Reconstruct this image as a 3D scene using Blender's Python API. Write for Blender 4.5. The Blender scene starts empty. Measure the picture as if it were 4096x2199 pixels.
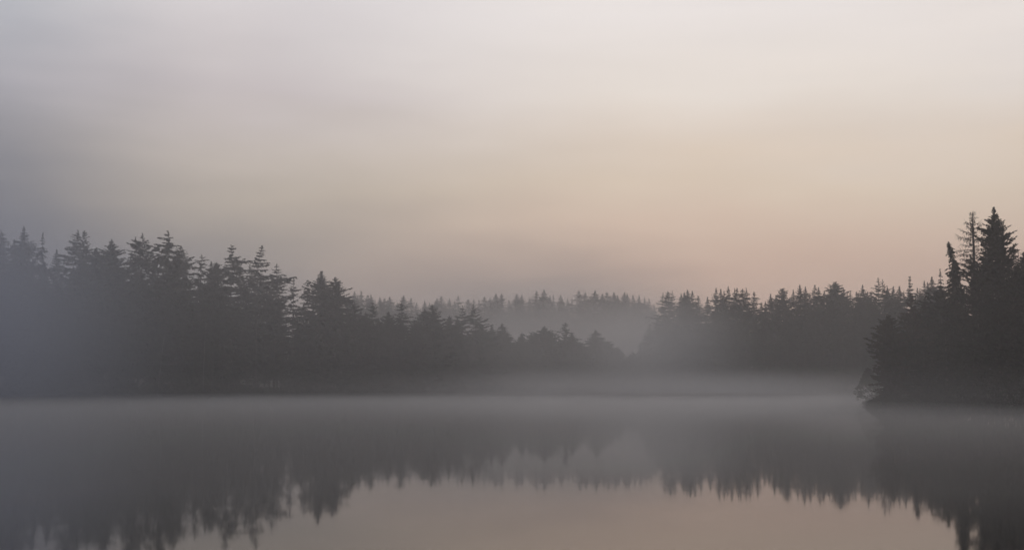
import bpy, math, random
import numpy as np
from mathutils import Vector

S = bpy.context.scene
COL = S.collection
rad = math.radians

# ------------------------------------------------------------------ camera
# photograph 4096 x 2199, focal length about 4700 px, horizon at row 1535
F_PX, CX, CY, HORIZON, CAM_H = 4700.0, 2048.0, 1099.5, 1535.0, 2.0
PITCH = math.atan((HORIZON - CY) / F_PX)
cam_data = bpy.data.cameras.new('camera')
cam_data.sensor_width = 36.0
cam_data.lens = 36.0 * F_PX / 4096.0
cam_data.clip_start, cam_data.clip_end = 0.1, 5000.0
cam = bpy.data.objects.new('camera', cam_data)
cam.location = (0, 0, CAM_H)
cam.rotation_euler = (rad(90) + PITCH, 0, 0)
COL.objects.link(cam)
S.camera = cam

# ------------------------------------------------------------------ render settings
S.render.engine = 'CYCLES'
cy = S.cycles
cy.use_denoising = True
cy.max_bounces = 6
cy.diffuse_bounces = 2
cy.glossy_bounces = 3
cy.transmission_bounces = 2
cy.transparent_max_bounces = 4
cy.volume_bounces = 2
cy.volume_step_rate = 1.0
cy.volume_max_steps = 64
cy.sample_clamp_indirect = 4.0
S.view_settings.view_transform = 'Standard'
S.view_settings.look = 'None'
S.view_settings.gamma = 1.0
S.view_settings.exposure = 0.0
S.view_settings.use_curve_mapping = False


# ------------------------------------------------------------------ node helpers
def lin(r, g, b):
    f = lambda c: (c / 255.0 / 12.92) if c <= 10.3 else ((c / 255.0 + 0.055) / 1.055) ** 2.4
    return (f(r), f(g), f(b), 1.0)


def N(nt, kind, **kw):
    n = nt.nodes.new(kind)
    for k, v in kw.items():
        setattr(n, k, v)
    return n


def math_node(nt, op, a, b=None, c=None, clamp=False):
    n = N(nt, 'ShaderNodeMath', operation=op)
    n.use_clamp = clamp
    for i, v in enumerate((a, b, c)):
        if v is None:
            continue
        if isinstance(v, (int, float)):
            n.inputs[i].default_value = v
        else:
            nt.links.new(v, n.inputs[i])
    return n.outputs[0]


def maprange(nt, v, a, b, c=0.0, d=1.0, interp='SMOOTHSTEP'):
    n = N(nt, 'ShaderNodeMapRange', interpolation_type=interp)
    nt.links.new(v, n.inputs['Value'])
    for k, x in zip(('From Min', 'From Max', 'To Min', 'To Max'), (a, b, c, d)):
        n.inputs[k].default_value = x
    return n.outputs['Result']


def ramp(nt, fac, stops, interp='LINEAR'):
    n = N(nt, 'ShaderNodeValToRGB')
    cr = n.color_ramp
    cr.interpolation = interp
    while len(cr.elements) < len(stops):
        cr.elements.new(0.5)
    for e, (p, c) in zip(cr.elements, stops):
        e.position = p
        e.color = c
    nt.links.new(fac, n.inputs[0])
    return n.outputs[0]


def mixc(nt, fac, a, b, blend='MIX'):
    n = N(nt, 'ShaderNodeMix', data_type='RGBA', blend_type=blend)
    for sock, v in ((n.inputs[0], fac), (n.inputs[6], a), (n.inputs[7], b)):
        if isinstance(v, (int, float)):
            sock.default_value = v
        elif isinstance(v, tuple):
            sock.default_value = v
        else:
            nt.links.new(v, sock)
    return n.outputs[2]


# ------------------------------------------------------------------ sky: dawn overcast, brighter towards the right
SUN_AZ, SUN_EL = rad(62.0), rad(9.0)
world = bpy.data.worlds.new('World')
S.world = world
world.use_nodes = True
wt = world.node_tree
wt.nodes.clear()
tc = N(wt, 'ShaderNodeTexCoord')
sep = N(wt, 'ShaderNodeSeparateXYZ')
wt.links.new(tc.outputs['Generated'], sep.inputs[0])
dx, dy, dz = sep.outputs
elev = math_node(wt, 'MULTIPLY', math_node(wt, 'ARCSINE', dz), 180 / math.pi)          # degrees
azim = math_node(wt, 'MULTIPLY', math_node(wt, 'ARCTAN2', dx, dy), 180 / math.pi)      # degrees, right positive
# wisps, stretched sideways
mp = N(wt, 'ShaderNodeMapping')
mp.inputs['Scale'].default_value = (2.2, 2.2, 9.0)
mp.inputs['Rotation'].default_value = (0.0, rad(7), 0.0)
wt.links.new(tc.outputs['Generated'], mp.inputs['Vector'])
nz = N(wt, 'ShaderNodeTexNoise')
nz.inputs['Scale'].default_value = 1.6
nz.inputs['Detail'].default_value = 3.0
nz.inputs['Roughness'].default_value = 0.45
wt.links.new(mp.outputs[0], nz.inputs['Vector'])
wisp = math_node(wt, 'SUBTRACT', nz.outputs[0], 0.5)
e2 = math_node(wt, 'ADD', elev, math_node(wt, 'MULTIPLY', wisp, 5.0))
a2 = math_node(wt, 'ADD', azim, math_node(wt, 'MULTIPLY', wisp, 14.0))
ef = maprange(wt, e2, 0.0, 90.0, interp='LINEAR')
deg = lambda e: max(0.0, min(1.0, e / 90.0))
SKY_R = [(0.0, (214, 177, 160)), (5.3, (226, 191, 170)), (7.7, (234, 206, 184)), (9.5, (238, 217, 195)), (11.3, (241, 225, 210)),
         (13.7, (248, 237, 227)), (17.9, (250, 242, 238)), (40, (226, 222, 224)), (90, (180, 182, 188))]
SKY_C = [(0.0, (160, 148, 147)), (5.0, (166, 154, 148)), (7.7, (186, 173, 161)), (9.5, (198, 185, 171)), (11.3, (206, 194, 184)),
         (13.7, (214, 204, 204)), (17.9, (230, 224, 225)), (40, (216, 214, 218)), (90, (180, 182, 188))]
SKY_L = [(0.0, (118, 119, 128)), (7.7, (126, 126, 134)), (9.5, (134, 134, 142)), (11.3, (150, 149, 157)), (13.7, (170, 170, 180)),
         (17.9, (198, 203, 210)), (40, (184, 188, 196)), (90, (180, 182, 188))]
mk = lambda st: [(deg(e), lin(*c)) for e, c in st]
cr_, cc_, cl_ = (ramp(wt, ef, mk(s)) for s in (SKY_R, SKY_C, SKY_L))
a3 = math_node(wt, 'ADD', a2, math_node(wt, 'MULTIPLY', math_node(wt, 'MINIMUM', math_node(wt, 'SUBTRACT', elev, 11.5), 12.0), 0.7))
sky_col = mixc(wt, maprange(wt, a3, -27.0, -11.0), cl_, cc_)
sky_col = mixc(wt, maprange(wt, a2, -13.0, 6.5), sky_col, cr_)
sky_col = mixc(wt, math_node(wt, 'MULTIPLY', maprange(wt, a2, 12.0, 48.0), 0.6), sky_col, cc_)
# away from the dawn the overcast grows dimmer and bluer
back = maprange(wt, dy, 0.75, -0.6)
sky_col = mixc(wt, back, sky_col, lin(112, 116, 126))
# low cloud bank over the far wood
bx = math_node(wt, 'DIVIDE', math_node(wt, 'SUBTRACT', a2, 0.8), 10.5)
by = math_node(wt, 'DIVIDE', math_node(wt, 'SUBTRACT', math_node(wt, 'ADD', elev, math_node(wt, 'MULTIPLY', wisp, 2.5)), 3.9), 4.3)
bd = math_node(wt, 'SQRT', math_node(wt, 'ADD', math_node(wt, 'MULTIPLY', bx, bx), math_node(wt, 'MULTIPLY', by, by)))
sky_col = mixc(wt, math_node(wt, 'MULTIPLY', maprange(wt, bd, 1.05, 0.1), 0.88), sky_col, lin(153, 140, 136))
# soft streaks in the cloud deck
mp2 = N(wt, 'ShaderNodeMapping')
mp2.inputs['Scale'].default_value = (3.0, 3.0, 20.0)
mp2.inputs['Rotation'].default_value = (rad(4), rad(-5), 0.0)
wt.links.new(tc.outputs['Generated'], mp2.inputs['Vector'])
nz2 = N(wt, 'ShaderNodeTexNoise')
nz2.inputs['Scale'].default_value = 1.3
nz2.inputs['Detail'].default_value = 5.0
nz2.inputs['Roughness'].default_value = 0.55
wt.links.new(mp2.outputs[0], nz2.inputs['Vector'])
streak = maprange(wt, nz2.outputs[0], 0.25, 0.75, 0.965, 1.03, 'LINEAR')
sc_ = N(wt, 'ShaderNodeVectorMath', operation='SCALE')
wt.links.new(sky_col, sc_.inputs[0])
wt.links.new(streak, sc_.inputs['Scale'])
sky_col = sc_.outputs[0]
nish = N(wt, 'ShaderNodeTexSky', sky_type='NISHITA')
nish.sun_disc = False
nish.sun_elevation = SUN_EL
nish.sun_rotation = SUN_AZ
nish_dim = mixc(wt, 1.0, nish.outputs[0], (0.06, 0.06, 0.06, 1), 'MULTIPLY')
sky_col = mixc(wt, 0.06, sky_col, nish_dim)
bg = N(wt, 'ShaderNodeBackground')
bg.inputs['Strength'].default_value = 1.0
wt.links.new(sky_col, bg.inputs['Color'])
wo = N(wt, 'ShaderNodeOutputWorld')
wt.links.new(bg.outputs[0], wo.inputs['Surface'])

# ------------------------------------------------------------------ sun, hidden behind the overcast
sl = bpy.data.lights.new('sun', 'SUN')
sl.energy = 0.12
sl.angle = rad(35)
sl.color = (1.0, 0.84, 0.72)
sun = bpy.data.objects.new('sun', sl)
sdir = Vector((math.sin(SUN_AZ) * math.cos(SUN_EL), math.cos(SUN_AZ) * math.cos(SUN_EL), math.sin(SUN_EL)))
sun.rotation_euler = sdir.to_track_quat('Z', 'Y').to_euler()
sun.location = sdir * 400
COL.objects.link(sun)


# ------------------------------------------------------------------ materials
def principled(name):
    m = bpy.data.materials.new(name)
    m.use_nodes = True
    return m, m.node_tree, m.node_tree.nodes['Principled BSDF']


def noisy(name, c1, c2, scale, rough=0.9, detail=4.0, spec=0.2, per_object=0.0):
    m, nt, b = principled(name)
    t = N(nt, 'ShaderNodeTexCoord')
    n = N(nt, 'ShaderNodeTexNoise')
    n.inputs['Scale'].default_value = scale
    n.inputs['Detail'].default_value = detail
    nt.links.new(t.outputs['Object'], n.inputs['Vector'])
    c = mixc(nt, maprange(nt, n.outputs[0], 0.3, 0.7), c1 + (1,), c2 + (1,))
    if per_object:
        oi = N(nt, 'ShaderNodeObjectInfo')
        hv = N(nt, 'ShaderNodeHueSaturation')
        nt.links.new(maprange(nt, oi.outputs['Random'], 0, 1, 1 - per_object, 1 + per_object, 'LINEAR'), hv.inputs['Value'])
        nt.links.new(c, hv.inputs['Color'])
        c = hv.outputs[0]
    nt.links.new(c, b.inputs['Base Color'])
    b.inputs['Roughness'].default_value = rough
    b.inputs['Specular IOR Level'].default_value = spec
    return m


M_NEEDLE = noisy('spruce_needles', (0.016, 0.023, 0.014), (0.028, 0.037, 0.021), 0.9, per_object=0.25)
M_PINE = noisy('pine_needles', (0.018, 0.024, 0.014), (0.032, 0.038, 0.022), 0.7, per_object=0.25)
M_LARCH = noisy('larch_needles', (0.036, 0.030, 0.018), (0.062, 0.050, 0.028), 0.9, per_object=0.2)
M_BARK = noisy('bark', (0.05, 0.042, 0.035), (0.11, 0.095, 0.08), 3.0)
M_BIRCH = noisy('birch_bark', (0.30, 0.29, 0.27), (0.05, 0.05, 0.045), 1.3, rough=0.7)
M_DEAD = noisy('dead_wood', (0.045, 0.040, 0.036), (0.085, 0.077, 0.068), 2.5)
M_LICHEN = noisy('beard_lichen', (0.06, 0.065, 0.05), (0.10, 0.105, 0.08), 2.0)
M_BUSH = noisy('bush_leaves', (0.018, 0.022, 0.014), (0.034, 0.036, 0.022), 1.2, per_object=0.2)
M_GROUND = noisy('forest_floor', (0.022, 0.02, 0.014), (0.045, 0.038, 0.026), 0.35, rough=1.0)

# water: dark peaty lake, almost still
M_WATER, nt, b = principled('lake_water')
b.inputs['Base Color'].default_value = (0.010, 0.010, 0.009, 1)
b.inputs['Roughness'].default_value = 0.036
b.inputs['IOR'].default_value = 1.333
t = N(nt, 'ShaderNodeTexCoord')
wm = N(nt, 'ShaderNodeMapping')
wm.inputs['Scale'].default_value = (0.35, 0.9, 1.0)
nt.links.new(t.outputs['Object'], wm.inputs['Vector'])
wn = N(nt, 'ShaderNodeTexNoise')
wn.inputs['Scale'].default_value = 1.0
wn.inputs['Detail'].default_value = 2.0
nt.links.new(wm.outputs[0], wn.inputs['Vector'])
bp = N(nt, 'ShaderNodeBump')
bp.inputs['Strength'].default_value = 0.02
bp.inputs['Distance'].default_value = 0.02
nt.links.new(wn.outputs[0], bp.inputs['Height'])
nt.links.new(bp.outputs[0], b.inputs['Normal'])


def volume_material(name, density, color, g, falloff=None):
    """Even density, or (for banks of mist) thinning out smoothly towards the edge of the bank's own ellipsoid."""
    m = bpy.data.materials.new(name)
    m.use_nodes = True
    nt = m.node_tree
    nt.nodes.clear()
    out = N(nt, 'ShaderNodeOutputMaterial')
    pv = N(nt, 'ShaderNodeVolumePrincipled')
    pv.inputs['Color'].default_value = color + (1,)
    pv.inputs['Density'].default_value = density
    pv.inputs['Anisotropy'].default_value = g
    if falloff is not None:
        t = N(nt, 'ShaderNodeTexCoord')
        ln = N(nt, 'ShaderNodeVectorMath', operation='LENGTH')
        nt.links.new(t.outputs['Object'], ln.inputs[0])
        d = maprange(nt, ln.outputs['Value'], 1.0, falloff)
        d = math_node(nt, 'MULTIPLY', d, density)
        nt.links.new(d, pv.inputs['Density'])
    nt.links.new(pv.outputs[0], out.inputs['Volume'])
    return m


# ------------------------------------------------------------------ object helpers
def tag(o, label=None, cat=None, group=None, kind=None):
    if label:
        o['label'] = label
    if cat:
        o['category'] = cat
    if group:
        o['group'] = group
    if kind:
        o['kind'] = kind
    return o


def mesh_from(name, v, f, mat, smooth=False):
    """v (n,3) array, f (m,k) array of one face size, or a list of such arrays."""
    me = bpy.data.meshes.new(name)
    v = np.asarray(v, dtype=np.float32)
    fs = f if isinstance(f, list) else [f]
    fs = [np.asarray(a, dtype=np.int32) for a in fs if len(a)]
    me.vertices.add(len(v))
    me.vertices.foreach_set('co', v.ravel())
    loops = np.concatenate([a.ravel() for a in fs])
    sizes = np.concatenate([np.full(len(a), a.shape[1], dtype=np.int32) for a in fs])
    starts = np.concatenate([[0], np.cumsum(sizes)[:-1]]).astype(np.int32)
    me.loops.add(len(loops))
    me.loops.foreach_set('vertex_index', loops)
    me.polygons.add(len(sizes))
    me.polygons.foreach_set('loop_start', starts)
    me.polygons.foreach_set('loop_total', sizes)
    if smooth:
        me.polygons.foreach_set('use_smooth', np.ones(len(sizes), dtype=bool))
    me.update(calc_edges=True)
    me.materials.append(mat)
    return me


def link(name, me, parent=None):
    o = bpy.data.objects.new(name, me)
    COL.objects.link(o)
    if parent is not None:
        o.parent = parent
    return o


def tube(points, radii, sides=6):
    """Tapered tube along a polyline; returns verts, quads."""
    P = np.asarray(points, float)
    n = len(P)
    T = np.gradient(P, axis=0)
    T /= np.linalg.norm(T, axis=1, keepdims=True) + 1e-9
    ref = np.where(np.abs(T[:, 2:3]) > 0.8, np.array([[1.0, 0, 0]]), np.array([[0, 0, 1.0]]))
    U = np.cross(T, ref)
    U /= np.linalg.norm(U, axis=1, keepdims=True) + 1e-9
    W = np.cross(T, U)
    a = np.linspace(0, 2 * np.pi, sides, endpoint=False)
    R = np.asarray(radii, float)[:, None, None]
    V = P[:, None, :] + R * (np.cos(a)[None, :, None] * U[:, None, :] + np.sin(a)[None, :, None] * W[:, None, :])
    V = V.reshape(-1, 3)
    i = np.arange(n - 1)[:, None] * sides
    j = np.arange(sides)[None, :]
    k = (j + 1) % sides
    q = np.stack([i + j, i + k, i + sides + k, i + sides + j], -1).reshape(-1, 4)
    return V, q


class Parts:
    def __init__(self):
        self.v, self.f, self.n = [], [], 0

    def add(self, v, f):
        self.v.append(v)
        self.f.append(np.asarray(f) + self.n)
        self.n += len(v)

    def mesh(self, name, mat, smooth=False):
        return mesh_from(name, np.concatenate(self.v), np.concatenate(self.f), mat, smooth)


def sprays(base, direc, length, width, rng):
    """One narrow diamond per spray: base -> tip along direc. All arrays (n,3)/(n,)."""
    n = len(base)
    rnd = rng.normal(size=(n, 3))
    side = np.cross(direc, rnd)
    side /= np.linalg.norm(side, axis=1, keepdims=True) + 1e-9
    mid = base + direc * (length * 0.45)[:, None]
    tip = base + direc * length[:, None]
    w = width[:, None]
    V = np.stack([base, mid + side * w, tip, mid - side * w], 1).reshape(-1, 3)
    q = np.arange(n * 4).reshape(n, 4)
    return V, q


# ------------------------------------------------------------------ from the photograph's pixels to places
def ray_at(px, py, Y):
    a, bb = (px - CX) / F_PX, (CY - py) / F_PX
    cp, sp = math.cos(PITCH), math.sin(PITCH)
    d = Vector((a, cp - bb * sp, sp + bb * cp))
    return Vector((0, 0, CAM_H)) + d * (Y / d.y)


def plan(px, D):
    return ((px - CX) / F_PX * D, D)


# ------------------------------------------------------------------ terrain and water
LAKE = [(-150, -8), (-40, 6), (0, 7), (40, 4), (70, 20), (78, 60)] + \
       [plan(p, d) for p, d in ((4700, 80), (4300, 84), (4096, 86), (3900, 91), (3700, 95.5), (3560, 98), (3485, 99.5), (3470, 103),
                                (3440, 113), (3425, 119), (3500, 124), (3700, 130), (3850, 138), (3930, 148), (3900, 160), (3600, 184), (3300, 219), (2950, 246),
                                (2720, 268), (2645, 277), (2590, 284), (2560, 284),
                                (2400, 268), (2100, 244), (1800, 220), (1500, 203), (1100, 196), (600, 190), (0, 186), (-500, 170), (-1300, 120))] + \
       [(-160, 60)]
LAKE = np.array(LAKE, float)


def lake_distance(x, y):
    """Signed distance to the shoreline, positive on land."""
    x, y = np.asarray(x, float), np.asarray(y, float)
    best = np.full(x.shape, 1e9)
    inside = np.zeros(x.shape, bool)
    for (x0, y0), (x1, y1) in zip(LAKE, np.roll(LAKE, -1, axis=0)):
        ex, ey = x1 - x0, y1 - y0
        tt = np.clip(((x - x0) * ex + (y - y0) * ey) / (ex * ex + ey * ey), 0, 1)
        best = np.minimum(best, np.hypot(x - x0 - tt * ex, y - y0 - tt * ey))
        hit = ((y0 > y) != (y1 > y)) & (x < (x1 - x0) * (y - y0) / (y1 - y0 + 1e-12) + x0)
        inside ^= hit
    return np.where(inside, -best, best)


def height(x, y):
    d = lake_distance(x, y)
    land = 0.35 * (1 - np.exp(-np.maximum(d, 0) / 1.0)) + np.minimum(np.maximum(d - 4, 0) * 0.055, 4.5)
    far = np.clip((np.asarray(y, float) - 372) / 40, 0, 1) * np.clip(d / 20, 0, 1) * 4.0
    bump = 0.12 * np.sin(np.asarray(x) * 0.9 + 1.3) * np.sin(np.asarray(y) * 0.7)
    h = np.where(d > 0, land + far + bump * np.clip(d / 3, 0, 1), np.maximum(d * 0.4, -1.5))
    return h


def z_at(x, y):
    return float(height(np.array([x]), np.array([y]))[0])


def make_terrain():
    E = 600.0
    fine = lambda lo, hi, st: np.arange(lo, hi, st)
    xs = np.unique(np.concatenate([np.linspace(-E, -200, 12), fine(-200, 200, 2.0), np.linspace(200, E, 12)]))
    ys = np.unique(np.concatenate([np.linspace(-E, -40, 12), fine(-40, 420, 2.0), np.linspace(420, E, 10)]))
    X, Y = np.meshgrid(xs, ys)
    Z = height(X, Y)
    V = np.stack([X, Y, Z], -1).reshape(-1, 3)
    nx, ny = len(xs), len(ys)
    i = (np.arange(ny - 1)[:, None] * nx + np.arange(nx - 1)[None, :]).ravel()
    q = np.stack([i, i + 1, i + nx + 1, i + nx], -1)
    o = link('ground', mesh_from('ground', V, q, M_GROUND, True))
    tag(o, 'dark forest floor and low shore banks round the misty lake', 'ground', kind='structure')


make_terrain()
lw = mesh_from('lake', [(-599, -599, 0), (599, -599, 0), (599, 599, 0), (-599, 599, 0)], np.array([[0, 1, 2, 3]]), M_WATER)
tag(link('lake', lw), 'still dark lake mirroring the trees and the pale dawn sky', 'lake', kind='structure')


# ------------------------------------------------------------------ tree builders (metres, base at the origin)
def spruce_crown(seed, H, R=3.6, k=4.5, crown=0.85, spacing=0.42, droop=0.3, gap=0.1, hang=0.5, ns=6, lift=0.3, wscale=1.0,
                 side=None, bend=0.0, nb=5, rough=0.28, profile=None, upturn=0.28, irregular=0.3, size=0.83, fine=1.0):
    """Whorls of branches with sprays at both sides and below. k: depth over which the crown reaches its full radius."""
    rng = np.random.default_rng(seed)
    L, Z0, AZ, DD = [], [], [], []
    d = 0.12
    Hc = H * crown
    swell = rng.uniform(0.0, 6.28)
    whorl_k = 1.0
    while d < Hc:
        if profile is not None:
            rr = float(np.interp(d, [p[0] for p in profile], [p[1] for p in profile]))
        else:
            rr = R * (1 - math.exp(-d / k)) * (1 + 0.12 * math.sin(d * 0.9 + swell))
            rr *= (1 - 0.25 * max(0.0, d / Hc - 0.6) / 0.4) * (1 - 0.45 * math.exp(-d / 1.3))
        whorl_k = rng.uniform(1 - irregular, 1 + irregular)
        n = nb if d > 1.5 else max(3, nb - 1)
        a0 = rng.uniform(0, 6.28)
        for i in range(n):
            if rng.random() < gap and d > 0.8:
                continue
            az = a0 + i * 6.283 / n + rng.uniform(-0.4, 0.4)
            ll = size * rr * whorl_k * rng.uniform(1 - rough, 1 + rough)
            if side is not None:       # longer towards one side of the tree
                ll *= 1 + side[1] * math.cos(az - side[0])
            L.append(max(ll, 0.06))
            Z0.append(H - d + rng.uniform(-0.15, 0.15))
            AZ.append(az)
            DD.append(d)
        d += spacing * (0.75 + 0.7 * min(1.0, d / 9.0)) * rng.uniform(0.75, 1.25)
    L, Z0, AZ, DD = map(np.array, (L, Z0, AZ, DD))
    f = np.clip(DD / 6.0, 0, 1)
    a = 0.6 * lift * (1 - f) - droop * f + rng.uniform(-0.18, 0.18, len(L))
    c = upturn * f + rng.uniform(-0.08, 0.08, len(L))
    s = np.linspace(0.1, 1.0, ns)[None, :] + rng.uniform(-0.04, 0.04, (len(L), ns))
    ax, ay = np.cos(AZ)[:, None], np.sin(AZ)[:, None]
    r = L[:, None] * s
    sag = L[:, None] * (a[:, None] * s + c[:, None] * s * s)
    off = bend * np.clip(1 - DD / 3.0, 0, 1) ** 2
    P = np.stack([r * ax + off[:, None], r * ay, Z0[:, None] + sag], -1)
    slope = a[:, None] + 2 * c[:, None] * s
    T = np.stack([ax * np.ones_like(s), ay * np.ones_like(s), slope], -1)
    T /= np.linalg.norm(T, axis=-1, keepdims=True)
    Sd = np.stack([-ay * np.ones_like(s), ax * np.ones_like(s), np.zeros_like(s)], -1)
    base_len = L[:, None] * 0.30 * (1.15 - 0.75 * s) + (0.05 + 0.11 * np.clip(DD / 4.0, 0, 1))[:, None] * wscale
    out = Parts()
    for sg in (-1, 1, 0):
        if sg:
            D = 0.62 * T + sg * 0.75 * Sd + np.array([0, 0, -1.0]) * (hang * 0.45)
            ln = base_len * rng.uniform(0.65, 1.3, base_len.shape)
        else:
            D = 0.25 * T + np.array([0, 0, -1.0]) * hang + 0.3 * rng.normal(size=T.shape)
            ln = (0.10 * wscale + 0.12 * np.clip(DD / 4.0, 0, 1)[:, None] + base_len * 0.6 * hang) * rng.uniform(0.5, 1.4, base_len.shape)
        D = D + rng.normal(size=D.shape) * 0.16
        ln = ln * fine
        D /= np.linalg.norm(D, axis=-1, keepdims=True)
        out.add(*sprays(P.reshape(-1, 3), D.reshape(-1, 3), ln.ravel(), (0.03 + 0.19 * ln.ravel()) * wscale, rng))
    # the branch itself: a narrow blade of needles from trunk to tip, two planes
    root = np.stack([off, np.zeros_like(L), Z0], -1)
    for _ in range(2):
        prev = root
        for q in range(0, ns, 2):
            nxt = P[:, min(q + 1, ns - 1)]
            dv = nxt - prev
            ln = np.linalg.norm(dv, axis=1) + 1e-6
            out.add(*sprays(prev, dv / ln[:, None], ln * 1.25, (0.035 + 0.035 * L) * wscale, rng))
            prev = nxt
    # leading shoot
    zt = np.linspace(H - 1.1, H - 0.1, 9)
    for _ in range(2):
        D = np.stack([rng.normal(size=9) * 0.55, rng.normal(size=9) * 0.55, np.full(9, 1.0)], -1)
        D /= np.linalg.norm(D, axis=1, keepdims=True)
        ln = np.linspace(0.36, 0.16, 9)
        out.add(*sprays(np.stack([np.full(9, bend * 0.9), np.zeros(9), zt], -1), D, ln, ln * 0.2 * wscale, rng))
    return out.mesh('crown', M_NEEDLE)


def trunk_mesh(H, r0, mat, bend=0.0, seed=0, sides=7, low=-0.4):
    rng = np.random.default_rng(seed + 91)
    zz = np.linspace(low, H, 9)
    fr = (zz - low) / (H - low)
    off = bend * np.clip(1 - (H - zz) / 3.0, 0, 1) ** 2
    w = rng.uniform(-0.06, 0.06, (9, 2)) * (1 - fr)[:, None]
    P = np.stack([off + w[:, 0], w[:, 1], zz], -1)
    return mesh_from('trunk', *tube(P, r0 * (1 - fr * 0.94), sides), mat, True)


def dome_crown(seed, H, R, bottom=0.15, clumps=150, per=22, mat=None, leaf=0.28, point=0.6, lobes=5, squash=1.0):
    """Broad bushy crown: clumps of leaf-sized faces through a lobed dome, with gaps between the clumps."""
    rng = np.random.default_rng(seed)
    lob = [(rng.uniform(0, 6.28), rng.uniform(0.25, 0.92), rng.uniform(0.15, 0.5)) for _ in range(lobes)]
    C = []
    while len(C) < clumps:
        u = rng.random() ** 0.65
        az = rng.uniform(0, 6.283)
        prof = max(1 - u ** point, 0.02) * min(1.0, 0.75 + 1.2 * u)
        for a, uu, w in lob:
            da = (az - a + math.pi) % 6.2832 - math.pi
            prof *= 1 + w * (math.exp(-(da / 0.45) ** 2 - ((u - uu) / 0.1) ** 2) - 0.08)
        rr = R * prof * (rng.random() ** 0.3) * rng.uniform(0.85, 1.12)
        z = H * (bottom + (1 - bottom) * u)
        C.append((math.cos(az) * rr, math.sin(az) * rr * squash, z - 0.15))
    C += [(0, 0, H - 0.3), (0.1, 0.1, H - 0.6), (-0.15, 0.05, H - 0.9)]
    C = np.array(C)
    cs = rng.uniform(0.5, 1.1, len(C)) * R * 0.17 * np.clip(1.25 - C[:, 2] / H, 0.35, 1)
    n = len(C) * per
    d = rng.normal(size=(n, 3))
    d /= np.linalg.norm(d, axis=1, keepdims=True)
    base = np.repeat(C, per, 0) + d * (np.repeat(cs, per) * rng.random(n) ** 0.5)[:, None] * np.array([1.15, 1.15, 0.75])
    dd = d * 0.8 + np.array([0, 0, 0.55]) + rng.normal(size=(n, 3)) * 0.3
    dd /= np.linalg.norm(dd, axis=1, keepdims=True)
    ln = rng.uniform(0.6, 1.35, n) * leaf
    keep = base[:, 2] + ln < H + 0.1
    V, q = sprays(base[keep], dd[keep], ln[keep], ln[keep] * 0.33, rng)
    return mesh_from('crown', V, q, mat or M_PINE), C


def limbs_mesh(C, H, seed, mat, count=9, z0=0.2, r=0.06):
    rng = np.random.default_rng(seed + 5)
    out = Parts()
    for c in C[rng.choice(len(C), count, replace=False)]:
        zb = max(H * z0, min(c[2] - 0.25 * math.hypot(c[0], c[1]) - 0.3, H * 0.9))
        mid = np.array([c[0] * 0.5, c[1] * 0.5, zb + (c[2] - zb) * 0.35])
        out.add(*tube([(0, 0, zb), mid, c], [r, r * 0.65, r * 0.25], 4))
    return out.mesh('limbs', mat, True)


def plant(name, top, D_xy, crown_me, trunk_me, H0, label, group=None, cat='tree', extra=(), fat=1.0, rot=None, height_=None, lean=(0, 0)):
    """Stand a tree of modelled height H0 at plan position D_xy so that its tip reaches the height `top`."""
    x, y = D_xy
    zb = z_at(x, y)
    Hh = height_ if height_ else top - zb
    k = Hh / H0
    root = bpy.data.objects.new(name, None)
    root.empty_display_size = 0.5
    COL.objects.link(root)
    root.location = (x, y, zb)
    root.rotation_euler = (lean[0], lean[1], rot if rot is not None else 0.0)
    root.scale = (fat * k, fat * k, k)
    tag(root, label, cat, group)
    for nm, me in (('trunk', trunk_me), ('crown', crown_me)) + tuple(extra):
        if me is not None:
            link(nm, me, root)
    return root


RND = random.Random(7)
G_L = 'spruces along the skyline of the left wood'
G_M = 'trees on the dark spit sloping down to the middle'
G_F = 'pale spruces on the far ridge'
G_R = 'spruces along the skyline of the right wood'
G_S = 'darker spruces standing in front of the right wood'
G_P = 'trees on the promontory at the right'


def spruce(px, py, D, label, group, R=3.6, k=4.5, seed=None, trunk_r=0.2, name='spruce_tree', rot=None, mat=None, lean=(0, 0), **kw):
    p = ray_at(px, py, D)
    H = p.z - z_at(p.x, D)
    sd = seed if seed is not None else int(px * 7 + py)
    cr = spruce_crown(sd, H, R=R, k=k, **kw)
    if mat:
        cr.materials[0] = mat
    return plant(name, p.z, (p.x, D), cr, trunk_mesh(H, trunk_r, M_BARK, kw.get('bend', 0.0), sd), H, label, group,
                 rot=rot if rot is not None else 0.0, lean=lean)


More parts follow.
